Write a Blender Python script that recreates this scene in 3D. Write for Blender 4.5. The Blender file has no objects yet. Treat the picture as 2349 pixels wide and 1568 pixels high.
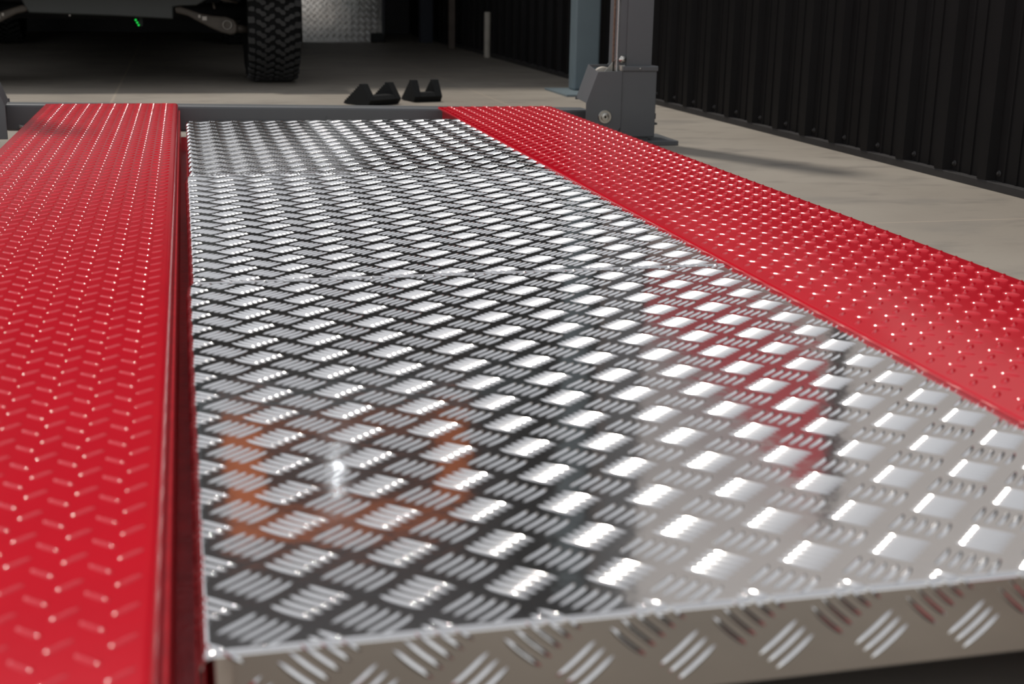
import bpy, math, random
from mathutils import Vector, Matrix
random.seed(7)
PI = math.pi
C = bpy.context.scene.collection
SC = bpy.context.scene

# ------------------------------------------------------------------ camera, sky, sun, exposure
CZ = 0.637
cam_d = bpy.data.cameras.new('camera')
cam = bpy.data.objects.new('camera', cam_d); C.objects.link(cam); SC.camera = cam
R_ = Vector((0.97129383, -0.23729318, 0.01674035))
D_ = Vector((-0.04755704, -0.26264916, -0.96371871))
F_ = Vector((0.23308072, 0.93525791, -0.26639447))
M = Matrix((( R_.x, -D_.x, -F_.x, 0), (R_.y, -D_.y, -F_.y, 0), (R_.z, -D_.z, -F_.z, CZ), (0, 0, 0, 1)))
cam.matrix_world = M
cam_d.sensor_width = 36.0
cam_d.lens = 3034.3 / 2349 * 36.0
cam_d.clip_start = 0.05
cam_d.clip_end = 300
cam_d.dof.use_dof = True
cam_d.dof.focus_distance = 3.2
cam_d.dof.aperture_fstop = 5.4

w = bpy.data.worlds.new('sky'); SC.world = w; w.use_nodes = True
nt = w.node_tree; nt.nodes.clear()
sky = nt.nodes.new('ShaderNodeTexSky'); sky.sky_type = 'NISHITA'
sky.sun_disc = False
sky.sun_elevation = math.radians(67); sky.sun_rotation = math.radians(-27)
sky.dust_density = 0.15; sky.air_density = 1.0; sky.ozone_density = 1.0
hs = nt.nodes.new('ShaderNodeHueSaturation'); hs.inputs['Saturation'].default_value = 0.15
bg = nt.nodes.new('ShaderNodeBackground'); bg.inputs['Strength'].default_value = 0.165
ow = nt.nodes.new('ShaderNodeOutputWorld')
nt.links.new(sky.outputs[0], hs.inputs['Color']); nt.links.new(hs.outputs[0], bg.inputs[0]); nt.links.new(bg.outputs[0], ow.inputs[0])

sun_d = bpy.data.lights.new('sun', 'SUN'); sun_d.energy = 2.0; sun_d.angle = math.radians(4.0); sun_d.color = (1.0, 0.95, 0.88)
sun = bpy.data.objects.new('sun', sun_d); C.objects.link(sun)
_az = math.radians(-27); _el = math.radians(67)     # towards the sun: far left, high
sdir = Vector((math.sin(_az) * math.cos(_el), math.cos(_az) * math.cos(_el), math.sin(_el)))
sun.rotation_euler = sdir.to_track_quat('Z', 'Y').to_euler()
sun.location = (-3, 6, 12)

vs = SC.view_settings
vs.view_transform = 'Standard'; vs.look = 'None'; vs.gamma = 1.0; vs.exposure = 0.0; vs.use_curve_mapping = False

# ------------------------------------------------------------------ materials
def mat(name, col, rough=0.5, metal=0.0, noise=None, bump=None, spec=0.5, coat=0.0, emit=None, var=None):
    """noise=(scale, amount) value mottling; bump=(scale, strength, distance); var=second colour mixed by noise"""
    m = bpy.data.materials.new(name); m.use_nodes = True
    n = m.node_tree.nodes; l = m.node_tree.links
    b = n['Principled BSDF']
    b.inputs['Base Color'].default_value = (*col, 1); b.inputs['Roughness'].default_value = rough
    b.inputs['Metallic'].default_value = metal; b.inputs['Specular IOR Level'].default_value = spec
    b.inputs['Coat Weight'].default_value = coat; b.inputs['Coat Roughness'].default_value = 0.12
    if emit:
        b.inputs['Emission Color'].default_value = (*emit[0], 1); b.inputs['Emission Strength'].default_value = emit[1]
    tc = n.new('ShaderNodeTexCoord')
    if noise:
        t = n.new('ShaderNodeTexNoise'); t.inputs['Scale'].default_value = noise[0]; t.inputs['Detail'].default_value = 6
        l.new(tc.outputs['Object'], t.inputs['Vector'])
        r = n.new('ShaderNodeMapRange'); r.inputs['From Min'].default_value = 0.3; r.inputs['From Max'].default_value = 0.7
        l.new(t.outputs['Fac'], r.inputs['Value'])
        mx = n.new('ShaderNodeMix'); mx.data_type = 'RGBA'
        c2 = var if var else tuple(c * (1 - noise[1]) for c in col)
        mx.inputs['A'].default_value = (*c2, 1); mx.inputs['B'].default_value = (*col, 1)
        l.new(r.outputs['Result'], mx.inputs['Factor']); l.new(mx.outputs['Result'], b.inputs['Base Color'])
    if bump:
        t2 = n.new('ShaderNodeTexNoise'); t2.inputs['Scale'].default_value = bump[0]; t2.inputs['Detail'].default_value = 3
        l.new(tc.outputs['Object'], t2.inputs['Vector'])
        bp = n.new('ShaderNodeBump'); bp.inputs['Strength'].default_value = bump[1]; bp.inputs['Distance'].default_value = bump[2]
        l.new(t2.outputs['Fac'], bp.inputs['Height']); l.new(bp.outputs['Normal'], b.inputs['Normal'])
    return m

MT = {}
MT['alu'] = mat('aluminium_sheet', (0.82, 0.80, 0.785), 0.09, 0.97, noise=(3.0, 0.06), bump=(16.0, 0.12, 0.004))
MT['alu_bar'] = mat('aluminium_tread', (0.86, 0.845, 0.83), 0.09, 0.96)
MT['alu_dull'] = mat('aluminium_old', (0.92, 0.90, 0.88), 0.12, 1.0, noise=(5, 0.06), bump=(9.0, 0.08, 0.01))
MT['red'] = mat('red_enamel', (0.56, 0.004, 0.016), 0.20, 0.0, noise=(6, 0.10), bump=(60.0, 0.03, 0.002), spec=0.4)
MT['red_lug'] = mat('red_enamel_lug', (0.56, 0.004, 0.016), 0.11, 0.0, spec=0.75)
MT['red_rail'] = mat('red_enamel_rail', (0.52, 0.006, 0.016), 0.35, 0.0, noise=(30, 0.25), bump=(90.0, 0.2, 0.003))
MT['grey'] = mat('grey_powder_coat', (0.118, 0.122, 0.126), 0.42, 0.0, noise=(12, 0.05), bump=(300, 0.04, 0.001))
MT['blue_grey'] = mat('blue_grey_paint', (0.165, 0.21, 0.23), 0.45, 0.0, noise=(8, 0.08))
MT['black_clad'] = mat('charcoal_cladding', (0.0085, 0.0074, 0.0074), 0.55, 0.0, noise=(9, 0.2), spec=0.12)
MT['trim'] = mat('charcoal_trim', (0.036, 0.033, 0.032), 0.6, 0.0, noise=(20, 0.2), spec=0.3)
MT['rubber'] = mat('black_rubber', (0.018, 0.018, 0.018), 0.75, 0.0, noise=(40, 0.2))
MT['tyre'] = mat('tyre_rubber_shaded', (0.005, 0.005, 0.005), 0.85, 0.0, spec=0.2)  # same rubber made near black, so grooves between blocks look shaded
MT['tread'] = mat('tread_rubber_lit', (0.034, 0.033, 0.032), 0.75, 0.0, noise=(40, 0.2))  # lighter copy of the tyre rubber, so the blocks look lit
MT['chock'] = mat('moulded_rubber', (0.009, 0.0095, 0.0095), 0.75, 0.0, spec=0.25, noise=(60, 0.2), bump=(120, 0.2, 0.002))
MT['zinc'] = mat('zinc_plated_steel', (0.62, 0.60, 0.55), 0.3, 1.0, noise=(40, 0.2))
MT['brass'] = mat('brass', (0.62, 0.42, 0.12), 0.35, 1.0)
MT['cable'] = mat('galvanised_cable', (0.50, 0.49, 0.47), 0.38, 1.0)
MT['rust_cable'] = mat('rusty_cable', (0.23, 0.15, 0.11), 0.7, 0.3, noise=(90, 0.4))
MT['body'] = mat('grey_green_body', (0.042, 0.047, 0.044), 0.45, 0.0, noise=(6, 0.15))
MT['under'] = mat('dark_underbody', (0.010, 0.010, 0.011), 0.7, 0.0, noise=(10, 0.3))
MT['arm'] = mat('forged_arm', (0.10, 0.082, 0.066), 0.55, 0.2, noise=(14, 0.35))
MT['ring'] = mat('bushing_steel', (0.30, 0.28, 0.25), 0.4, 0.8)
MT['led'] = mat('green_led', (0.0, 0.2, 0.03), 0.4, emit=((0.02, 0.9, 0.10), 0.7))
MT['pipe'] = mat('off_white_pipe', (0.50, 0.45, 0.38), 0.55, noise=(12, 0.15))
MT['timber'] = mat('brown_post', (0.13, 0.10, 0.08), 0.7, noise=(8, 0.3))
MT['navy'] = mat('navy_post', (0.012, 0.015, 0.026), 0.6)
MT['render'] = mat('pale_render', (0.85, 0.80, 0.77), 0.8, noise=(1.5, 0.06))
MT['stair_red'] = mat('red_stair_paint', (0.75, 0.04, 0.06), 0.45, noise=(4, 0.15))
MT['dark_steel'] = mat('dark_steel', (0.03, 0.032, 0.035), 0.5)
MT['orange'] = mat('orange_paint', (0.95, 0.22, 0.04), 0.5, noise=(5, 0.1))
MT['bumper_reflector'] = mat('white_bumper_reflector', (0.86, 0.86, 0.85), 0.25, 0.0)  # white chosen so the unseen bumper brightens the far tray
MT['plate'] = mat('added_plate_brown', (0.165, 0.137, 0.105), 0.7, 0.0, noise=(5, 0.2))  # brown of the added plate that darkens the lip reflection
MT['lamp'] = mat('lamp_glass', (0.9, 0.92, 1.0), 0.3, emit=((0.9, 0.95, 1.0), 30.0))
MT['shed'] = mat('charcoal_shed', (0.050, 0.046, 0.048), 0.6, noise=(2, 0.2))
MT['ceil'] = mat('dark_lining', (0.03, 0.028, 0.027), 0.8)

def floor_mat():
    m = bpy.data.materials.new('concrete'); m.use_nodes = True
    n = m.node_tree.nodes; l = m.node_tree.links; b = n['Principled BSDF']
    tc = n.new('ShaderNodeTexCoord')
    def noise(scale, det=6, sx=1, sy=1, rot=0):
        mp = n.new('ShaderNodeMapping'); mp.inputs['Scale'].default_value = (sx, sy, 1); mp.inputs['Rotation'].default_value = (0, 0, rot)
        t = n.new('ShaderNodeTexNoise'); t.inputs['Scale'].default_value = scale; t.inputs['Detail'].default_value = det
        l.new(tc.outputs['Object'], mp.inputs['Vector']); l.new(mp.outputs['Vector'], t.inputs['Vector']); return t
    def mixc(f, a, bcol, blend='MIX'):
        mx = n.new('ShaderNodeMix'); mx.data_type = 'RGBA'; mx.blend_type = blend
        if f is not None: l.new(f, mx.inputs['Factor'])
        for s, v in (('A', a), ('B', bcol)):
            if isinstance(v, tuple): mx.inputs[s].default_value = (*v, 1)
            else: l.new(v, mx.inputs[s])
        return mx
    def rng(o, a, c, lo=0, hi=1):
        r = n.new('ShaderNodeMapRange'); r.inputs['From Min'].default_value = a; r.inputs['From Max'].default_value = c
        r.inputs['To Min'].default_value = lo; r.inputs['To Max'].default_value = hi; l.new(o, r.inputs['Value']); return r.outputs['Result']
    big = noise(1.1, 5); mid = noise(4.5, 8, 1.0, 2.2, 0.5); fine = noise(120, 3); blot = noise(2.3, 6, 1, 1.8, 0.3)
    c1 = mixc(rng(big.outputs['Fac'], .35, .65), (0.275, 0.24, 0.198), (0.335, 0.297, 0.248))
    c2 = mixc(rng(mid.outputs['Fac'], .54, .68, 0, .55), c1.outputs['Result'], (0.19, 0.168, 0.142))
    c3 = mixc(rng(blot.outputs['Fac'], .55, .70, 0, .55), c2.outputs['Result'], (0.21, 0.19, 0.165))
    c4 = mixc(rng(fine.outputs['Fac'], .62, .75, 0, .25), c3.outputs['Result'], (0.16, 0.145, 0.13))
    # pale saw-cut joints in the slab
    sx = n.new('ShaderNodeSeparateXYZ'); l.new(tc.outputs['Object'], sx.inputs[0])
    acc = c4.outputs['Result']
    for axis, pos, hw in (('X', -0.345, 0.006), ('Y', 3.25, 0.004), ('X', 1.62, 0.004)):
        sub = n.new('ShaderNodeMath'); sub.operation = 'SUBTRACT'; l.new(sx.outputs[axis], sub.inputs[0]); sub.inputs[1].default_value = pos
        ab = n.new('ShaderNodeMath'); ab.operation = 'ABSOLUTE'; l.new(sub.outputs[0], ab.inputs[0])
        lt = n.new('ShaderNodeMath'); lt.operation = 'LESS_THAN'; l.new(ab.outputs[0], lt.inputs[0]); lt.inputs[1].default_value = hw
        ml = n.new('ShaderNodeMath'); ml.operation = 'MULTIPLY'; l.new(lt.outputs[0], ml.inputs[0]); ml.inputs[1].default_value = 0.55
        mx = mixc(ml.outputs[0], acc, (0.43, 0.35, 0.27)); acc = mx.outputs['Result']
    l.new(acc, b.inputs['Base Color'])
    b.inputs['Roughness'].default_value = 0.62; b.inputs['Specular IOR Level'].default_value = 0.35
    bp = n.new('ShaderNodeBump'); bp.inputs['Strength'].default_value = 0.12; bp.inputs['Distance'].default_value = 0.003
    l.new(fine.outputs['Fac'], bp.inputs['Height']); l.new(bp.outputs['Normal'], b.inputs['Normal'])
    return m
MT['floor'] = floor_mat()

# ------------------------------------------------------------------ mesh helpers
class MB:
    def __init__(s): s.v = []; s.f = []
    def add(s, vs, fs):
        o = len(s.v); s.v += [tuple(v) for v in vs]; s.f += [tuple(i + o for i in f) for f in fs]; return s
    def box(s, x0, x1, y0, y1, z0, z1):
        return s.add([(x0,y0,z0),(x1,y0,z0),(x1,y1,z0),(x0,y1,z0),(x0,y0,z1),(x1,y0,z1),(x1,y1,z1),(x0,y1,z1)],
                     [(0,3,2,1),(4,5,6,7),(0,1,5,4),(1,2,6,5),(2,3,7,6),(3,0,4,7)])
    def prism(s, poly, axis, a, b):
        """poly in the two other axes (order x,y,z), extruded along axis from a to b"""
        def P(p, t):
            if axis == 'x': return (t, p[0], p[1])
            if axis == 'y': return (p[0], t, p[1])
            return (p[0], p[1], t)
        n = len(poly)
        vs = [P(p, a) for p in poly] + [P(p, b) for p in poly]
        fs = [tuple(range(n)), tuple(range(2*n-1, n-1, -1))] + [(i, (i+1) % n + 0 if False else i+n, (i+1) % n + n, (i+1) % n) for i in range(n)]
        return s.add(vs, fs)
    def tube(s, p0, p1, r, n=16, r1=None):
        p0 = Vector(p0); p1 = Vector(p1); d = (p1 - p0).normalized()
        a = d.orthogonal().normalized(); b = d.cross(a); r1 = r if r1 is None else r1
        vs = [p0 + (a*math.cos(2*PI*i/n) + b*math.sin(2*PI*i/n))*r for i in range(n)] + [p1 + (a*math.cos(2*PI*i/n) + b*math.sin(2*PI*i/n))*r1 for i in range(n)]
        fs = [(i, (i+1) % n, (i+1) % n + n, i+n) for i in range(n)] + [tuple(range(n-1, -1, -1)), tuple(range(n, 2*n))]
        return s.add(vs, fs)
    def lathe(s, prof, c, axis='y', n=32, closed=False):
        """prof: (radius, offset along axis)"""
        vs = []
        for r, t in prof:
            for i in range(n):
                a = 2*PI*i/n
                if axis == 'y': vs.append((c[0] + r*math.cos(a), c[1] + t, c[2] + r*math.sin(a)))
                elif axis == 'x': vs.append((c[0] + t, c[1] + r*math.cos(a), c[2] + r*math.sin(a)))
                else: vs.append((c[0] + r*math.cos(a), c[1] + r*math.sin(a), c[2] + t))
        m = len(prof); fs = []
        for j in range(m if closed else m-1):
            k = (j+1) % m
            for i in range(n): fs.append((j*n+i, j*n+(i+1) % n, k*n+(i+1) % n, k*n+i))
        return s.add(vs, fs)
    def sweep(s, pts, r, n=8):
        pts = [Vector(p) for p in pts]; base = len(s.v); k = len(pts); up = None
        vs = []
        for i, p in enumerate(pts):
            d = (pts[min(i+1, k-1)] - pts[max(i-1, 0)]).normalized()
            a = d.orthogonal().normalized() if up is None else (up - d*up.dot(d)).normalized()
            up = a; b = d.cross(a)
            vs += [p + (a*math.cos(2*PI*j/n) + b*math.sin(2*PI*j/n))*r for j in range(n)]
        fs = [(i*n+j, i*n+(j+1) % n, (i+1)*n+(j+1) % n, (i+1)*n+j) for i in range(k-1) for j in range(n)]
        return s.add(vs, fs)
    def mesh(s, name, m, smooth=False):
        me = bpy.data.meshes.new(name); me.from_pydata(s.v, [], s.f); me.validate()
        import bmesh
        bm = bmesh.new(); bm.from_mesh(me); bmesh.ops.recalc_face_normals(bm, faces=bm.faces); bm.to_mesh(me); bm.free()
        me.materials.append(MT[m])
        if smooth:
            for p in me.polygons: p.use_smooth = True
        return me
    def build(s, name, m, parent=None, smooth=False, bevel=0.0, loc=(0,0,0), auto=None):
        me = s.mesh(name, m, smooth or auto is not None)
        o = bpy.data.objects.new(name, me); C.objects.link(o); o.parent = parent; o.location = loc
        if auto is not None: me.set_sharp_from_angle(angle=math.radians(auto))
        if bevel:
            b = o.modifiers.new('bevel', 'BEVEL'); b.width = bevel; b.segments = 2; b.limit_method = 'ANGLE'
        return o

def inst(name, me, parent, loc=(0,0,0), rot=(0,0,0)):
    o = bpy.data.objects.new(name, me); C.objects.link(o); o.parent = parent; o.location = loc; o.rotation_euler = rot; return o
def empty(name, loc=(0,0,0), rz=0):
    o = bpy.data.objects.new(name, None); C.objects.link(o); o.location = loc; o.rotation_euler = (0,0,rz); o.empty_display_size = 0.1; return o
def tag(o, label, cat, group=None):
    o['label'] = label; o['category'] = cat
    if group: o['group'] = group
    return o
def struct(o, label=None):
    o['kind'] = 'structure'
    if label: o['label'] = label
    return o

def cam_depth(p):
    v = Vector(p) - Vector((0, 0, CZ)); d = v.dot(F_)
    if d < 0.1: return None
    x = 1174.5 + 3034.3*v.dot(R_)/d; y = 784 + 3034.3*v.dot(D_)/d
    return d if (-20 < x < 2369 and -20 < y < 1588) else None

# ------------------------------------------------------------------ the setting
floor = struct(MB().add([(-30,-30,0),(30,-30,0),(30,40,0),(-30,40,0)], [(0,1,2,3)]).build('floor', 'floor'), 'mottled grey concrete slab, sunlit outside and dark in the shed')

def clad(name, p0, p1, z0, z1, label, rib0, trim=True, screws=True):
    """corrugated sheets standing on a kick trim from p0 to p1 (nearest first), proud ribs towards -x"""
    p0 = Vector((*p0, 0)); p1 = Vector((*p1, 0)); L = (p1-p0).length; ang = math.atan2((p1-p0).y, (p1-p0).x)
    root = empty(name, p0, ang); struct(root, label)
    # local: +x along the wall, +y towards the viewer's side
    P = 0.246; sheet = P*3
    prof1 = [(0, 0), (0.034, 0), (0.036, 0.004), (0.044, 0.004), (0.046, 0), (0.098, 0), (0.100, 0.004), (0.108, 0.004), (0.110, 0), (0.150, 0), (0.164, 0.026), (0.212, 0.026), (0.226, 0)]
    n = int(math.ceil(L/sheet)) + 1
    prof = [(x + k*P, y) for k in range(3) for (x, y) in prof1] + [(sheet + 0.002, 0)]
    b = MB()
    vs = [(x, y, z0) for x, y in prof] + [(x, y, z1) for x, y in prof]; m = len(prof)
    b.add(vs, [(i, i+1, m+i+1, m+i) for i in range(m-1)])
    me = b.mesh('cladding_sheet', 'black_clad')
    for i in range(n): inst('cladding_sheet', me, root, (rib0 + i*sheet - sheet, 0.0005*(i % 2), 0))
    if trim:
        t = MB().prism([(-0.035, 0.0), (0.024, 0.0), (0.024, z0-0.002), (-0.035, z0+0.002)], 'x', -0.5, L+0.3)
        t.build('base_trim', 'trim', root, bevel=0.0015)
    if screws:
        sb = MB().lathe([(0.0001, 0.006), (0.005, 0.006), (0.006, 0.003), (0.006, 0.0), (0.010, 0.0), (0.0105, -0.002)], (0, 0, 0), 'y', 10)
        sme = sb.mesh('screw', 'trim', True)
        for i in range(-3, n*3):
            x = rib0 + i*P + 0.131
            if 0 < x < L: inst('screw', sme, root, (x, 0.003, z0 + 0.026))
    return root
# low boundary wall on the right, and the taller shed wall behind the blue-grey post
_d = Vector((2.40 - 2.533, 7.55 - 3.597)).normalized()
A0 = (2.533 - _d.x*4.2, 3.597 - _d.y*4.2); A1 = (2.405, 7.40)
_L = math.hypot(A1[0]-A0[0], A1[1]-A0[1])
clad('wall_right', A0, A1, 0.028, 0.82, 'low charcoal corrugated steel wall right of the lift with screws along its base', ((3.815 - A0[1]) - 0.212) % 0.738)
clad('wall_shed_side', (2.455, 7.42), (2.50, 14.9), 0.028, 5.3, 'dark corrugated shed side wall behind the blue-grey post', 0.1, screws=False)
struct(MB().box(-2.45, 2.6, 14.9, 15.0, 0, 5.3).build('wall_back', 'shed'), 'black back wall of the shed')
struct(MB().box(-2.50, -2.40, 8.85, 15.0, 0, 5.3).build('wall_left', 'shed'), 'dark left wall of the shed')
struct(MB().box(-2.50, 2.46, 9.6, 9.7, 2.42, 5.30).build('wall_front', 'shed'), 'charcoal fascia above the shed opening')
struct(MB().box(-2.50, 2.62, 8.86, 15.0, 2.44, 2.52).build('ceiling', 'ceil'), 'dark shed ceiling')
struct(MB().box(-2.50, 2.42, 8.80, 8.88, 2.36, 2.54).build('trim_1', 'blue_grey', bevel=0.01), 'grey header beam above the shed opening')
struct(MB().box(-2.55, 2.62, 9.7, 15.05, 5.1, 5.3).build('roof', 'shed'), 'flat charcoal shed roof')

# ------------------------------------------------------------------ aluminium trays
S = 0.09
def bar_mesh_data(L=0.0466, wd=0.0062, h=0.0021, nl=8, nw=7, bow=0.0016, ang=0.0, sx=1.0, sy=1.0):
    """lens-shaped raised bar lying along ang, centred at the origin; (u, v, height) points"""
    vs = []; fs = []
    for i in range(nl+1):
        t = -1 + 2*i/nl
        k = (1 - abs(t)**3.4)**0.5 if abs(t) < 1 else 0.0
        k = max(k, 0.06)
        qs = (-1, -0.92, -0.12, 0, 0.12, 0.92, 1) if nw == 7 else [-1 + 2*j/(nw-1) for j in range(nw)]
        for q in qs:
            a = t*L/2; c = q*wd/2*k + bow*(1-t*t)
            z = h*k*((1 - abs(q) if abs(q) > 0.1 else 0.92) if nw == 7 else (math.cos(q*PI/2)**0.8 if abs(q) < 1 else 0.0)) - 0.0001
            u = a*math.cos(ang) - c*math.sin(ang); v = a*math.sin(ang) + c*math.cos(ang)
            vs.append((u, v, z))
    for i in range(nl):
        for j in range(nw-1):
            fs.append((i*nw+j, (i+1)*nw+j, (i+1)*nw+j+1, i*nw+j+1))
    return vs, fs

def make_tray(label, x0, x1, y0, y1, z, pc, pr, oc, orow, n_single, tilt=0.0):
    """folded tread-plate pan. pc, pr: block pitch across and along; oc, orow: a '\\' block centre"""
    W = x1 - x0; L = y1 - y0; ru = 0.011; rv = 0.0045; lip = 0.076
    root = empty('tread_plate_tray', (x0, y0, z)); root.rotation_euler = (tilt, 0, 0)
    tag(root, label, 'tray', 'aluminium tread plate trays between the red runways')
    def fold1(t, T, r):
        arc = r*PI/2
        # unfolded coordinate t in [-(lip), T+lip] -> (position, drop, normal angle)
        if t < r:
            s_ = r - t
            if s_ < arc: a = s_/r; return r - r*math.sin(a), -(r - r*math.cos(a)), -a
            return 0.0, -(r + (s_ - arc)), -PI/2
        if t > T - r:
            s_ = t - (T - r)
            if s_ < arc: a = s_/r; return T - r + r*math.sin(a), -(r - r*math.cos(a)), a
            return T, -(r + (s_ - arc)), PI/2
        return t, 0.0, 0.0
    def fold(u, v, h):
        x, dzx, ax = fold1(u, W, ru); y, dzy, ay = fold1(v, L, rv)
        zz = dzx + dzy
        return (x + h*math.sin(ax), y + h*math.sin(ay), zz + h*math.cos(ax)*math.cos(ay))
    # sheet: cross-shaped development, open mitred corners
    def steps(T, r):
        arc = r*PI/2
        s_ = [-(lip), -lip + 0.0012]; s_ += [r - arc + arc*i/6 for i in range(7)]
        k = 12
        s_ += [r + 0.0012] + [r + (T - 2*r)*i/k for i in range(1, k)] + [T - r - 0.0012]
        s_ += [T - r + arc*i/6 for i in range(7)] + [T + lip]
        return s_
    us = steps(W, ru); vsx = steps(L, rv)
    b = MB(); idx = {}
    def vid(i, j):
        if (i, j) not in idx: idx[(i, j)] = len(b.v); b.v.append(fold(us[i], vsx[j], 0))
        return idx[(i, j)]
    for i in range(len(us)-1):
        for j in range(len(vsx)-1):
            deep_u = us[i] < -0.02 or us[i+1] > W + 0.02; deep_v = vsx[j] < -0.02 or vsx[j+1] > L + 0.02
            if (deep_u and deep_v): continue
            if deep_u and (vsx[j] < rv - 1e-6 or vsx[j+1] > L - rv + 1e-6): continue
            if deep_v and (us[i] < ru - 1e-6 or us[i+1] > W - ru + 1e-6): continue
            b.f.append((vid(i, j), vid(i+1, j), vid(i+1, j+1), vid(i, j+1)))
    sh = b.build('sheet', 'alu', root, smooth=True)
    md = sh.modifiers.new('thickness', 'SOLIDIFY'); md.thickness = 0.0028; md.offset = -1
    # raised five-bar blocks
    k_asp = pr/pc
    a_n = -math.atan2(k_asp, 1.0); a_p = math.atan2(k_asp, 1.0)
    Lb = 0.515*math.hypot(pc, pr)/math.sqrt(2)
    wd = 0.060*pc; h = 0.00225*pc/0.09
    data = {-1: bar_mesh_data(Lb, wd, h, bow=-0.0012, ang=a_n), 1: bar_mesh_data(Lb, wd, h, bow=-0.0012, ang=a_p)}
    bars = []
    i0 = int(math.floor((-lip - oc)/pc)) - 1; i1 = int((W + lip - oc)/pc) + 2
    j0 = int(math.floor((-lip - orow)/pr)) - 1; j1 = int((L + lip - orow)/pr) + 2
    for i in range(i0, i1):
        for j in range(j0, j1):
            for sgn, du, dv in ((-1, 0, 0), (1, .5, .5)):
                cu = oc + (i+du)*pc; cv = orow + (j+dv)*pr
                for q in range(-2, 3):
                    o_ = q*0.1305
                    # step across the bars, along the other diagonal
                    if sgn == -1: bu = cu + o_*pc/math.sqrt(2)*1.0; bv = cv + o_*pr/math.sqrt(2)*1.0
                    else: bu = cu + o_*pc/math.sqrt(2); bv = cv - o_*pr/math.sqrt(2)
                    bars.append((sgn, bu, bv))
    def inside(u, v):
        iu = -lip + .004 < u < W + lip - .004; iv = -lip + .004 < v < L + lip - .004
        if not (iu and iv): return False
        cu_ = u < ru or u > W - ru; cv_ = v < rv or v > L - rv
        return not (cu_ and cv_)
    singles = []; rest = []
    for sgn, u, v in bars:
        flat = 0.03 < u < W - 0.03 and 0.03 < v < L - 0.03
        dpt = cam_depth((x0 + u, y0 + v, z)) if flat else None
        (singles if dpt else rest).append((dpt, sgn, u, v))
    singles.sort(key=lambda t: t[0])
    rest += singles[n_single:]; singles = singles[:n_single]
    mes = {}
    for sgn in (-1, 1):
        bb = MB().add(*data[sgn]); mes[sgn] = bb.mesh('tread_bar', 'alu_bar', True)
    for _, sgn, u, v in singles: inst('tread_bar', mes[sgn], root, (u, v, 0))
    rb = MB()
    for _, sgn, u, v in rest:
        vs_, fs_ = data[sgn]
        pts = [(u + a, v + c, hh) for a, c, hh in vs_]
        if not all(inside(p[0], p[1]) for p in pts[::7]): continue
        rb.add([fold(*p) for p in pts], fs_)
    o = rb.build('tread_bars', 'alu_bar', root, smooth=True); o['kind'] = 'stuff'
    return root

def lat2(c, r): return ((c + 0.92783)*S, (r*0.91 + 14.83934)*S)
TZ = 0.135
xa, ya = lat2(-1.02, -4.88); xb = 0.968
def tray_at(label, y0, y1, c, r, pc, pr, n, x0=xa, x1=xb, z=TZ, tilt=0.0):
    cx, cy = lat2(c, r)
    return make_tray(label, x0, x1, y0, y1, z, pc, pr, cx - x0, cy - y0, n, tilt)
tray_at('aluminium tread plate tray nearest the camera, its folded front edge showing', ya, 2.205, 0, 0, 0.09, 0.0819, 300)
tray_at('middle aluminium tread plate tray between the two seams', 2.213, 3.44, -0.03, 10.93, 0.0905, 0.0805, 300, x0=xa + 0.006, z=TZ+0.0005)
tray_at('farthest aluminium tread plate tray, glaring white, against the grey crossbeam', 3.445, 4.735, 8.84, 27.8, 0.0745, 0.0903, 0, x0=xa + 0.016, x1=0.972, z=TZ+0.001, tilt=0.0)

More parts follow.
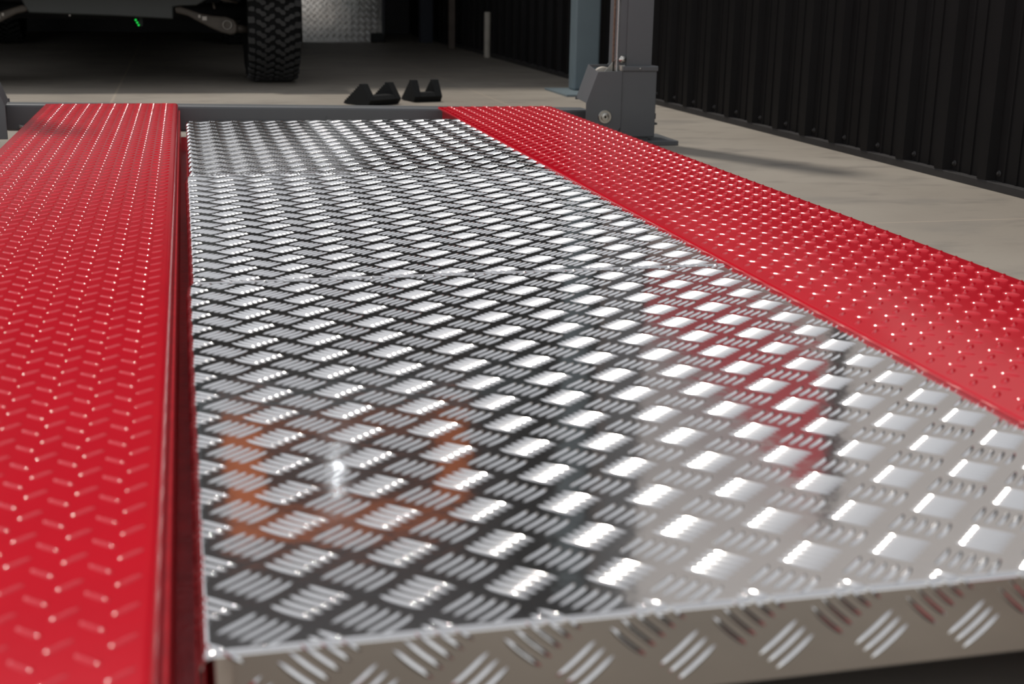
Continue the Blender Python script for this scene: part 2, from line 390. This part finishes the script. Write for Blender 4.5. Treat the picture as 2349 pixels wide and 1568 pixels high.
# ------------------------------------------------------------------ red runways
def make_runway(label, loc, rz, width, length, ztop, side, lug0, n_single):
    """local: inner edge at x=0, deck spreading to side*width, y from 0 (far end) towards the camera (negative)"""
    root = empty('red_runway', (loc[0], loc[1], 0), rz); tag(root, label, 'runway', 'red runways of the car lift')
    s = side; inner_r = 0.012 if s < 0 else 0.0045
    off = 0.006 if s < 0 else 0.0
    # deck cross-section (x, z) with rounded inner edge
    pr = []
    for i in range(7):
        a = PI/2*i/6
        pr.append((s*(off + inner_r - inner_r*math.cos(PI/2 - a) ), ztop - inner_r + inner_r*math.sin(PI/2 - a)))
    top = pr[0]; sec = list(reversed(pr))     # from low outer edge up to the flat top
    sec = [(s*off, ztop - (0.030 if s < 0 else 0.0072))] + sec
    for i in range(5):
        a = PI/2*i/4
        sec.append((s*(width - 0.004 + 0.004*math.sin(a)), ztop - 0.004 + 0.004*math.cos(a)))
    sec += [(s*width, ztop - 0.075), (s*(width - 0.006), ztop - 0.075), (s*(width - 0.006), ztop - 0.009), (s*(off + 0.05), ztop - 0.009), (s*(off + 0.030), ztop - (0.009 if s < 0 else 0.0056)), (s*(off + 0.008), ztop - (0.009 if s < 0 else 0.0072))]
    d = MB().prism(sec, 'y', -length, 0.0)
    d.build('deck_plate', 'red', root, auto=50)
    # inner rail and box beam under the plate
    if s < 0: MB().box(-0.0085, 0.0, -length, 0.0, 0.030, ztop - 0.026).build('side_rail', 'red_rail', root, bevel=0.0015); MB().box(-0.0005, 0.040, -4.13, -0.02, 0.030, 0.037).build('support_ledge', 'red_rail', root)
    else: MB().box(0.018, 0.026, -length, 0.0, 0.045, ztop - 0.0058).build('side_rail', 'red_rail', root, bevel=0.001)
    xo = sorted((s*0.05, s*(width-0.03)))
    MB().box(xo[0], xo[1], -length+0.02, -0.03, 0.045, ztop - 0.010).build('box_beam', 'red_rail', root)
    MB().box(*sorted((s*0.022, s*(width-0.007))), -0.006, -0.0005, ztop - 0.07, ztop - 0.0095).build('end_plate', 'red_rail', root)
    # raised lugs
    pc, pr_ = (0.0457, 0.0515) if s < 0 else (0.0464, 0.0520)
    L = 0.029; wd = 0.0088; h = 0.0021 if s < 0 else 0.0026
    data = {-1: bar_mesh_data(L, wd, h, 8, 5, bow=0.0, ang=-0.80), 1: bar_mesh_data(L, wd, h, 8, 5, bow=0.0, ang=0.80)}
    mes = {k: MB().add(*v).mesh('tread_lug', 'red_lug', True) for k, v in data.items()}
    allb = []
    for i in range(-2, 14):
        for j in range(-2, int(length/pr_) + 3):
            for sg, du, dv in ((1, 0, 0), (-1, .5, .5)):
                x = lug0[0] + s*(i+du)*pc; y = lug0[1] - (j+dv)*pr_
                ax = abs(x)
                if ax < off + inner_r + 0.006 or ax > width - 0.010 or y > -0.012 or y < -length + 0.012 or x*s < 0: continue
                wx = loc[0] + x*math.cos(rz) - y*math.sin(rz); wy = loc[1] + x*math.sin(rz) + y*math.cos(rz)
                allb.append((cam_depth((wx, wy, ztop)), sg, x, y))
    seen = sorted([t for t in allb if t[0]], key=lambda t: t[0]); rest = [t for t in allb if not t[0]] + seen[n_single:]
    for _, sg, x, y in seen[:n_single]: inst('tread_lug', mes[sg], root, (x, y, ztop))
    rb = MB()
    for _, sg, x, y in rest:
        vs_, fs_ = data[sg]; rb.add([(x + a, y + c, ztop + hh) for a, c, hh in vs_], fs_)
    o = rb.build('tread_lugs', 'red_lug', root, smooth=True); o['kind'] = 'stuff'
    return root
make_runway('left red checker plate runway beside the aluminium trays', (-0.012, 5.14), -0.0044, 0.475, 4.9, 0.160, -1, (-0.031, -0.045), 300)
make_runway('right red checker plate runway running past the grey post', (0.9620, 5.118), -0.0038, 0.4535, 4.7, 0.1425, 1, (0.0235, -0.040), 300)

# ------------------------------------------------------------------ lift: crossbeam, posts
cb = empty('lift_crossbeam', (0.467, 5.15, 0.0)); tag(cb, 'grey steel crossbeam across the far end of the trays', 'beam')
bt = MB().prism([(0.0, 0.045), (0.10, 0.045), (0.10, 0.142), (0.0, 0.142)], 'x', -1.10, 1.118)
bo = bt.build('channel', 'grey', cb, bevel=0.009); bo.rotation_euler = (0, math.radians(0.87), 0)
bl = MB().box(-0.40, 0.46, -0.004, 0.0, 0.088, 0.091).build('weld_seam', 'grey', cb, bevel=0.001); bl.rotation_euler = (0, math.radians(0.87), 0)
bh = MB().lathe([(0.0045, 0.0), (0.0045, 0.004), (0.0001, 0.004)], (0.066, -0.0012, 0.102), 'y', 12).build('drain_hole', 'under', cb)
nb = tag(MB().box(0.02, 0.925, 0.20, 0.915, 0.0, 0.028).build('lip_darkening_plate', 'plate', None, bevel=0.004), 'unseen brown plate added to darken the reflection in the front lip of the nearest tray', 'plate')  # unseen plate put in to darken what the front lip mirrors
# twisted cable under the left end of the beam
cv = MB()
for k in range(4):
    cv.sweep([(-1.05 + 0.4*i/60, -0.006 + 0.0045*math.cos(0.9*i + k*PI/2), 0.078 + 0.0045*math.sin(0.9*i + k*PI/2)) for i in range(61)], 0.0032, 6)
cv.build('lifting_cable', 'cable', cb, smooth=True)

def make_post(label, sgn):
    """the right post (sgn 1) or its mirror image"""
    xc = 0.467
    root = empty('lift_post', (xc + sgn*1.275 + (0.0 if sgn > 0 else -0.016), 5.06, 0)); tag(root, label, 'lift post', 'posts of the car lift')
    def X(x): return sgn*(x - xc - 1.275)
    Y = lambda y: y - 5.06
    def bx(m, x0, x1, y0, y1, z0, z1): a, b = sorted((X(x0), X(x1))); return m.box(a, b, Y(y0), Y(y1), z0, z1)
    bx(MB(), 1.62, 1.905, 4.965, 5.22, 0.0, 0.018).build('base_plate', 'grey', root, bevel=0.002)
    # column: open C section with folded lips
    col = MB(); t = 0.006
    poly = [(1.662, 5.02), (1.690, 5.02), (1.690, 5.026), (1.668, 5.026), (1.668, 5.144), (1.785, 5.144), (1.785, 5.026), (1.690, 5.026), (1.690, 5.014), (1.794, 5.014), (1.794, 5.152), (1.662, 5.152)]
    col.prism([(X(a), Y(b)) for a, b in poly], 'z', 0.018, 2.5)
    col.build('column', 'grey', root)
    # outer sleeve box with its cap strip
    bx(MB(), 1.671, 1.815, 5.0, 5.185, 0.030, 0.288).build('sleeve', 'grey', root, bevel=0.004)
    bx(MB(), 1.669, 1.818, 4.994, 5.19, 0.287, 0.307).build('cap_strip', 'grey', root, bevel=0.004)
    MB().lathe([(0.0035, 0.002), (0.0035, -0.003), (0.0001, -0.004)], (X(1.742), Y(4.994), 0.297), 'y', 10).build('rivet', 'zinc', root, True)
    # pulley guard: front plate with cut corner, sloping face running back, top strip
    fp = [(1.526, 0.050), (1.526, 0.166), (1.570, 0.285), (1.6695, 0.288), (1.6695, 0.072), (1.661, 0.056), (1.650, 0.050)]
    MB().prism([(X(a), z) for a, z in fp], 'y', Y(4.994), Y(4.999)).build('guard_plate', 'grey', root, bevel=0.0012)
    nx, nz = 0.119, -0.044; ln = math.hypot(nx, nz); nx /= ln; nz /= ln
    q = [(1.526, 0.166), (1.570, 0.285), (1.570 + nx*.004, 0.285 + nz*.004), (1.526 + nx*.004, 0.166 + nz*.004)]
    gs = [(1.526, 4.999, 0.166), (1.570, 4.999, 0.285), (1.579, 5.158, 0.303), (1.532, 5.158, 0.171)]
    MB().add([(X(a), Y(b_), c) for a, b_, c in gs] + [(X(a + nx*.004), Y(b_), c + nz*.004) for a, b_, c in gs], [(0,1,2,3), (7,6,5,4), (0,4,5,1), (1,5,6,2), (2,6,7,3), (3,7,4,0)]).build('guard_slope', 'grey', root, bevel=0.001)
    bx(MB(), 1.579, 1.664, 5.150, 5.158, 0.292, 0.303).build('guard_top_strip', 'grey', root, bevel=0.001)
    bx(MB(), 1.528, 1.660, 5.150, 5.156, 0.166, 0.180).build('guard_back_strip', 'grey', root, bevel=0.001)
    # pulley, bracket, pins
    MB().lathe([(0.012, -0.010), (0.040, -0.010), (0.043, -0.007), (0.034, 0.0), (0.043, 0.007), (0.040, 0.010), (0.012, 0.010)], (X(1.618), Y(5.085), 0.256), 'y', 32).build('pulley', 'pipe', root, True)
    br = [(1.603, 0.277), (1.655, 0.335), (1.668, 0.340), (1.668, 0.285), (1.64, 0.277)]
    MB().prism([(X(a), z) for a, z in br], 'y', Y(5.036), Y(5.040)).build('bracket', 'zinc', root, bevel=0.0008)
    MB().lathe([(0.0001, -0.014), (0.006, -0.014), (0.0085, -0.012), (0.0085, -0.004), (0.0135, -0.004), (0.0145, 0.006), (0.0001, 0.006)], (X(1.6725), Y(5.010), 0.331), 'y', 20).build('pivot_pin', 'zinc', root, True)
    bx(MB(), 1.662, 1.681, 4.996, 5.020, 0.288, 0.310).build('catch', 'zinc', root, bevel=0.002)
    bolt = MB().lathe([(0.026, 0.0), (0.027, -0.003), (0.025, -0.006), (0.017, -0.006), (0.0165, -0.010), (0.0155, -0.014), (0.009, -0.015), (0.008, -0.010), (0.0001, -0.010)], (X(1.603), Y(4.994), 0.112), 'y', 28).build('guard_bolt', 'zinc', root, auto=40)
    MB().lathe([(0.0001, -0.002), (0.0045, -0.002), (0.0045, 0.001)], (X(1.603), Y(4.986), 0.112), 'y', 12).build('bolt_socket', 'brass', bolt, True)
    # cables: one rusty strap-like, one twisted
    MB().box(*sorted((X(1.640), X(1.649))), Y(5.036), Y(5.044), 0.27, 2.5).build('flat_cable', 'rust_cable', root, bevel=0.002)
    cv = MB()
    for k in range(3):
        cv.sweep([(X(1.6525) + 0.0022*math.cos(1.1*i + k*2.094), Y(5.020) + 0.0022*math.sin(1.1*i + k*2.094), 0.28 + 0.007*i) for i in range(60)], 0.0021, 6)
    cv.build('lifting_cable', 'cable', root, True)
    bx(MB(), 1.655, 1.6565, 5.012, 5.014, 0.545, 0.60).build('slot', 'under', root)
    MB().prism([(X(a), Y(b)) for a, b in ((1.815, 5.02), (1.835, 5.03), (1.832, 5.06), (1.815, 5.07))], 'z', 0.075, 0.083).build('foot_tab', 'grey', root)
    MB().prism([(X(a), Y(b)) for a, b in ((1.815, 5.02), (1.828, 5.03), (1.825, 5.06), (1.815, 5.07))], 'z', 0.098, 0.12).build('foot_tab', 'grey', root)
    return root
make_post('grey steel lift post with guard housing beside the right runway', 1)
make_post('grey lift post cut off by the left edge of the photo', -1)

bp = empty('shed_post', (2.253, 7.44, 0)); tag(bp, 'blue-grey steel box post on a base plate behind the lift post', 'post')
MB().box(-0.076, 0.076, -0.055, 0.055, 0.012, 3.4).build('column', 'blue_grey', bp, bevel=0.012)
MB().box(-0.195, 0.12, -0.33, 0.14, 0.0, 0.012).build('base_plate', 'blue_grey', bp, bevel=0.002)

# ------------------------------------------------------------------ wheel chocks
def make_chock(label, tip, ang, ln, wd, ht):
    root = empty('wheel_chock', (tip[0], tip[1], 0), ang); tag(root, label, 'wheel chock', 'rubber wheel chocks on the concrete')
    # local: x from the toothed toe to the heel, y across (towards the back)
    def side(y0, y1):
        top_x = ln*0.60; pts = [(0.0, 0.004), (0.0, 0.012)]
        n = 9
        for i in range(n):
            x = top_x*(i+0.55)/n*0.985; z = 0.012 + (ht - 0.016)*(i+0.15)/n
            pts += [(x, z), (x + 0.001, z + (ht-0.016)/n*0.85)]
        pts += [(top_x*0.99, ht), (top_x + 0.020, ht), (ln - 0.004, 0.030), (ln*0.88, 0.002), (ln*0.80, 0.0), (ln*0.35, 0.004), (ln*0.2, 0.0)]
        return MB().prism(pts, 'y', y0, y1)
    t = 0.036
    side(0, t).build('cheek', 'chock', root, bevel=0.001)
    side(wd - t, wd).build('cheek', 'chock', root, bevel=0.001)
    MB().prism([(ln*0.25, 0.004), (ln*0.25, 0.03), (ln*0.62, 0.050), (ln*0.90, 0.050), (ln - 0.004, 0.030), (ln*0.88, 0.002)], 'y', t, wd - t).build('saddle', 'chock', root, bevel=0.001)
    return root
make_chock('black rubber wheel chock nearer the camera, teeth to the left', (0.790, 6.78), -0.97, 0.206, 0.21, 0.108)
make_chock('black rubber wheel chock standing farther right, beside the red runway', (1.118, 6.985), -1.32, 0.180, 0.155, 0.112)

# ------------------------------------------------------------------ off-road vehicle in the shed
car = empty('off_road_vehicle', (-0.42, 8.25, 0)); tag(car, 'grey off-road vehicle on chunky tyres parked in the dark shed', 'vehicle')
def tyre_mesh(W, R):
    h = W/2
    prof = [(R*0.62, -h*0.80), (R*0.72, -h*0.98), (R*0.86, -h), (R*0.93, -h*0.96), (R*0.965, -h*0.86), (R*0.978, -h*0.5), (R*0.98, 0), (R*0.978, h*0.5), (R*0.965, h*0.86), (R*0.93, h*0.96), (R*0.86, h), (R*0.72, h*0.98), (R*0.62, h*0.80)]
    return MB().lathe(prof, (0, 0, 0), 'x', 64)
def block_meshes(W, R):
    """S-shaped centre blocks and paired shoulder blocks: returned as meshes at the top of the tyre, each to be turned about the axle"""
    out = {}
    def arc_block(name, poly, h=0.012, drop=0.0):
        # poly in (x, s) with s along the circumference; wrapped on radius R
        n = len(poly); b = MB(); vs = []
        for rr in (R*0.965, R*0.970 + h):
            for x, s_ in poly:
                k = 0.90 if rr > R*0.98 else 0.96
                cx = sum(p[0] for p in poly)/n; cs = sum(p[1] for p in poly)/n
                xx = cx + (x-cx)*k; ss = cs + (s_-cs)*k
                r2 = rr - drop*(abs(xx)/(W/2))**4
                vs.append((xx, r2*math.sin(ss/R), r2*math.cos(ss/R)))
        b.add(vs, [tuple(range(n-1, -1, -1)), tuple(range(n, 2*n))] + [(i, (i+1) % n, (i+1) % n + n, i+n) for i in range(n)])
        out[name] = b.mesh('tread_block', 'tread')
    a = 0.030; g = 0.0
    def zed(cx, m): # fat S: two offset lobes
        p = [(-.030,-.026),(-.006,-.030),(.006,-.012),(.024,-.006),(.032,.010),(.026,.026),(.004,.024),(-.004,.008),(-.024,.004),(-.034,-.010)]
        return [(cx + m*x, s_*0.86) for x, s_ in (p if m > 0 else p)]
    arc_block('inner_l', zed(-0.028, 1)); arc_block('inner_r', [(x, -s_) for x, s_ in zed(0.032, 1)])
    arc_block('mid_l', zed(-0.078, -1)); arc_block('mid_r', [(x, -s_) for x, s_ in zed(0.082, -1)])
    for sg, nm in ((-1, 'sh_l'), (1, 'sh_r')):
        poly = [(sg*0.112, -0.019), (sg*0.150, -0.022), (sg*0.152, 0.018), (sg*0.116, 0.021), (sg*0.110, 0.004)]
        arc_block(nm, poly, 0.012, 0.018)
        arc_block(nm + '2', [(sg*0.112, -0.017), (sg*0.146, -0.012), (sg*0.146, 0.008), (sg*0.128, 0.016), (sg*0.110, 0.010)], 0.012, 0.018)
    return out
TW, TR = 0.305, 0.42
tm = tyre_mesh(TW, TR).mesh('tyre', 'tyre', True)
rim = MB().lathe([(0.0001, -0.10), (0.06, -0.10), (0.10, -0.06), (0.22, -0.05), (0.25, -0.11), (0.262, -0.12), (0.262, 0.12), (0.24, 0.11), (0.0001, 0.10)], (0, 0, 0), 'x', 40).mesh('rim', 'under', True)
blk = block_meshes(TW, TR)
def wheel(x, y, singles):
    o = inst('wheel', tm, car, (x + 0.42, y - 8.25, TR))
    inst('rim', rim, o)
    N = 42; joined = MB()
    for i in range(N):
        for k, ph in (('inner_l', 0.0), ('inner_r', 0.45), ('mid_l', 0.55), ('mid_r', 0.05)):
            a = 2*PI*(i + ph)/N
            parts = [(blk[k], a)]
            if singles and -PI*0.02 < ((a + PI) % (2*PI)) - PI < PI*1.0: inst('tread_block', blk[k], o, (0,0,0), (a, 0, 0))
            else:
                me = blk[k]; ca, sa = math.cos(a), math.sin(a)
                joined.add([(v.co.x, v.co.y*ca - v.co.z*sa, v.co.y*sa + v.co.z*ca) for v in me.vertices], [tuple(p.vertices) for p in me.polygons])
        for k, ph in (('sh_l' if i % 2 else 'sh_l2', 0.25), ('sh_r' if i % 2 else 'sh_r2', 0.7)):
            a = 2*PI*(i + ph)/N
            if singles and -PI*0.02 < ((a + PI) % (2*PI)) - PI < PI*1.0: inst('tread_block', blk[k], o, (0,0,0), (a, 0, 0))
            else:
                me = blk[k]; ca, sa = math.cos(a), math.sin(a)
                joined.add([(v.co.x, v.co.y*ca - v.co.z*sa, v.co.y*sa + v.co.z*ca) for v in me.vertices], [tuple(p.vertices) for p in me.polygons])
    j = joined.build('tread_blocks', 'tread', o); j['kind'] = 'stuff'
    return o
wheel(0.530, 8.23, True); wheel(-1.37, 8.23, False); wheel(-1.47, 12.55, False); wheel(0.530, 12.55, False)
def cx(x): return x + 0.42
Yb = lambda y: y - 8.25
# skid plate under the bumper, its lower edge stepping down to the left arm
sk = [(-0.875, 0.52), (-0.855, 0.462), (-0.820, 0.392), (-0.35, 0.379), (-0.030, 0.364), (-0.028, 0.432), (0.010, 0.438), (0.105, 0.442), (0.175, 0.482), (0.24, 0.56), (-0.90, 0.56)]
MB().prism([(cx(a), z) for a, z in sk], 'y', Yb(8.10), Yb(8.16)).build('skid_plate', 'body', car, bevel=0.008)
MB().lathe([(0.006, 0.0), (0.006, 0.01), (0.0001, 0.01)], (cx(-0.60), Yb(8.095), 0.381), 'y', 8).build('plate_screw', 'ring', car)
MB().prism([(Yb(7.70), 0.535), (Yb(7.68), 0.57), (Yb(7.74), 0.75), (Yb(7.78), 0.80), (Yb(7.82), 0.80), (Yb(7.80), 0.535)], 'x', cx(-1.52), cx(0.69)).build('bumper', 'bumper_reflector', car, bevel=0.015)  # unseen guessed bumper, white to brighten the far tray's reflection
for sx in (-0.45, 0.45): MB().box(sx-0.05, sx+0.05, Yb(7.77), Yb(8.4), 0.60, 0.72).build('bumper_mount', 'under', car, bevel=0.01)
MB().box(cx(-1.16), cx(0.32), Yb(7.82), Yb(9.4), 0.80, 1.16).build('bonnet', 'body', car, bevel=0.06)
MB().box(cx(-1.10), cx(0.26), Yb(9.3), Yb(13.0), 0.55, 1.9).build('cabin', 'body', car, bevel=0.08)
MB().box(cx(-1.00), cx(0.16), Yb(8.4), Yb(12.8), 0.44, 0.60).build('underbody', 'under', car, bevel=0.02)
for sx in (-1, 1):
    MB().box(*sorted((sx*0.74, sx*1.16)), Yb(7.70), Yb(8.75), 0.93, 0.99).build('wheel_arch', 'under', car, bevel=0.02)
def arm(mirror):
    f = (lambda x: -(cx(x))) if mirror else cx
    pts = [(-0.020, 0.432), (0.012, 0.436), (0.05, 0.424), (0.13, 0.398), (0.20, 0.386), (0.27, 0.382), (0.315, 0.366), (0.333, 0.335), (0.330, 0.300), (0.318, 0.282), (0.290, 0.278), (0.24, 0.290), (0.18, 0.316), (0.11, 0.352), (0.05, 0.384), (-0.015, 0.400)]
    a = MB().prism([(f(x), z) for x, z in pts], 'y', Yb(8.10), Yb(8.17)).build('control_arm', 'arm', car, bevel=0.010)
    MB().lathe([(0.019, 0.0), (0.022, -0.006), (0.027, -0.006), (0.029, 0.0), (0.028, 0.01), (0.018, 0.01)], (f(0.274), Yb(8.098), 0.335), 'y', 28, True).build('bushing_ring', 'ring', a, True)
    MB().box(*sorted((f(0.11), f(0.125))), Yb(8.095), Yb(8.10), 0.372, 0.392).build('casting_mark', 'ring', a, bevel=0.003)
    MB().box(*sorted((f(0.132), f(0.160))), Yb(8.095), Yb(8.10), 0.358, 0.384).build('casting_mark', 'ring', a, bevel=0.004)
    MB().tube((f(0.31), Yb(8.14), 0.318), (f(0.40), Yb(8.16), 0.305), 0.028, 14, 0.020).build('ball_joint', 'arm', a, True)
arm(False); arm(True)
MB().tube((cx(0.205), Yb(8.12), 0.425), (cx(0.20), Yb(8.14), 0.46), 0.007, 10).build('brake_hose', 'arm', car, True)
MB().tube((cx(0.24), Yb(8.13), 0.478), (cx(0.34), Yb(8.13), 0.460), 0.006, 10).build('tie_rod', 'arm', car, True)
MB().tube((cx(-1.30), Yb(8.45), 0.40), (cx(0.46), Yb(8.45), 0.40), 0.05, 16).build('axle', 'under', car, True)
for q, (x, z) in enumerate(((-0.243, 0.3555), (-0.235, 0.341), (-0.228, 0.327))):
    MB().lathe([(0.0001, -0.004), (0.0055, -0.003), (0.006, 0.0), (0.004, 0.004)], (cx(x), Yb(8.18), z), 'y', 10).build('indicator_light', 'led', car, True)
MB().box(cx(-0.225), cx(-0.205), Yb(8.19), Yb(8.22), 0.32, 0.46).build('light_bracket', 'under', car)

# ------------------------------------------------------------------ things at the back of the shed
pn = empty('tread_plate_cabinet', (1.52, 13.0, 0)); tag(pn, 'tall aluminium tread plate cabinet at the back of the shed', 'cabinet')
MB().add([(-0.383, 0, 0.0), (0.265, 0, 0.0), (0.265, 0, 0.09), (0.372, 0, 0.09), (0.372, 0, 1.45), (-0.383, 0, 1.45)], [(0, 1, 2, 3, 4, 5)]).build('front_panel', 'alu_dull', pn)
pb = MB()
vs_, fs_ = bar_mesh_data(0.028, 0.0055, 0.002, 6, 4, 0.0, 0)
for i in range(0, 13):
    for j in range(0, 26):
        for sg, d in ((1, 0), (-1, .5)):
            xc_ = -0.360 + (i+d)*0.060; zc_ = 0.030 + (j+d)*0.060
            if xc_ > 0.35 or zc_ > 1.42 or (xc_ > 0.24 and zc_ < 0.12): continue
            for q in range(-2, 3):
                ox = q*0.0085*0.7071; a = sg*0.785
                pb.add([(xc_ + ox + x*math.cos(a) - y*math.sin(a), -z_, zc_ - sg*ox + x*math.sin(a) + y*math.cos(a)) for x, y, z_ in vs_], fs_)
po = pb.build('tread_bars', 'alu_bar', pn, True); po['kind'] = 'stuff'
MB().box(-0.385, 0.372, 0.003, 0.6, 0.09, 1.45).build('body', 'dark_steel', pn, bevel=0.004)
MB().box(0.372, 0.402, -0.01, 0.6, 0.06, 1.45).build('side_post', 'dark_steel', pn, bevel=0.004)
MB().box(0.268, 0.40, -0.012, 0.12, 0.0, 0.088).build('foot', 'rubber', pn, bevel=0.012)
p1 = tag(MB().lathe([(0.0001, 0.357), (0.024, 0.357), (0.026, 0.350), (0.026, 0.0)], (0, 0, 0), 'z', 20).build('short_pipe', 'pipe', None, True, loc=(2.407, 10.66, 0)), 'short off-white pipe standing against the dark corrugated wall', 'pipe')
p2 = tag(MB().box(-0.028, 0.028, -0.02, 0.02, 0, 3.2).build('brown_timber_post', 'timber', None, bevel=0.004, loc=(2.36, 11.9, 0)), 'tall brownish post farther back along the dark wall', 'post')
p3 = tag(MB().prism([(-0.06, -0.05), (0.06, -0.05), (0.06, -0.035), (0.012, -0.035), (0.012, 0.035), (0.06, 0.035), (0.06, 0.05), (-0.06, 0.05), (-0.06, 0.035), (-0.012, 0.035), (-0.012, -0.035), (-0.06, -0.035)], 'z', 0, 3.2).build('steel_column', 'navy', None, loc=(2.32, 12.98, 0)), 'dark navy steel column in the shadow of the shed', 'column')

# ------------------------------------------------------------------ unseen guesses built for the trays' reflections: orange frame, pale building, red stair
sg = empty('guessed_orange_frame', (1.13, 9.52, 2.78)); sg.scale = (0.93, 1, 0.93); tag(sg, 'unseen orange frame above the shed opening, guessed for the orange reflection in the near tray', 'guessed frame')  # invented frame shape, there for the orange patch mirrored in the tray
MB().box(-1.02, -0.70, -0.08, 0.078, 0.0, 1.05).build('upright', 'orange', sg, bevel=0.01)
MB().box(0.72, 0.96, -0.08, 0.078, 0.05, 0.95).build('upright', 'orange', sg, bevel=0.01)
MB().box(-0.70, 0.72, -0.06, 0.078, 0.88, 1.10).build('top_bar', 'orange', sg, bevel=0.01)
MB().box(-0.70, 0.72, -0.05, 0.078, 0.10, 0.20).build('bottom_bar', 'orange', sg, bevel=0.01)
lm = empty('flood_lamp', (1.0, 9.44, 3.29)); lm.scale = (0.36, 1, 0.36); tag(lm, 'small lit flood lamp inside the orange frame, mirrored as a white glint', 'lamp')
MB().lathe([(0.075, 0.0), (0.085, -0.01), (0.085, 0.05), (0.05, 0.12), (0.0001, 0.13)], (0, 0, 0), 'y', 24).build('housing', 'dark_steel', lm, True)
MB().lathe([(0.0001, -0.006), (0.074, 0.0), (0.074, 0.006)], (0, 0, 0), 'y', 24).build('lens', 'lamp', lm, True)
MB().box(-0.012, 0.012, 0.08, 0.15, -0.02, 0.02).build('bracket', 'dark_steel', lm)
bd = empty('pale_building', (8.0, 12.0, 0)); tag(bd, 'pale rendered building beyond the low wall, unseen and guessed from its reflection in the trays', 'building')
MB().box(-5.2, 8.0, 0, 4.0, 0, 6.4).build('wall', 'render', bd)
MB().box(-5.25, 8.05, -0.06, 4.05, 6.4, 6.52).build('parapet_cap', 'blue_grey', bd, bevel=0.02)
st = empty('red_staircase', (5.3, 11.4, 0)); tag(st, 'red steel staircase on the pale building, unseen and guessed from its reflection in the near tray', 'staircase')
MB().prism([(-1.32, 2.26), (-0.62, 2.17), (0.55, 3.10), (0.66, 4.36), (0.45, 4.40), (-0.51, 3.32), (-1.32, 2.62)], 'y', -0.30, -0.25).build('side_panel', 'stair_red', st, bevel=0.01)
for i in range(8):
    MB().box(-1.2 + i*0.22, -0.94 + i*0.22, -0.25, 0.55, 2.30 + i*0.2 - 0.03, 2.30 + i*0.2).build('tread', 'dark_steel', st)
MB().box(0.67, 0.80, -0.32, -0.18, 0.0, 4.75).build('stair_post', 'dark_steel', st, bevel=0.01)
MB().box(-1.40, -1.32, -0.32, -0.22, 0.0, 2.7).build('stair_post', 'dark_steel', st, bevel=0.01)
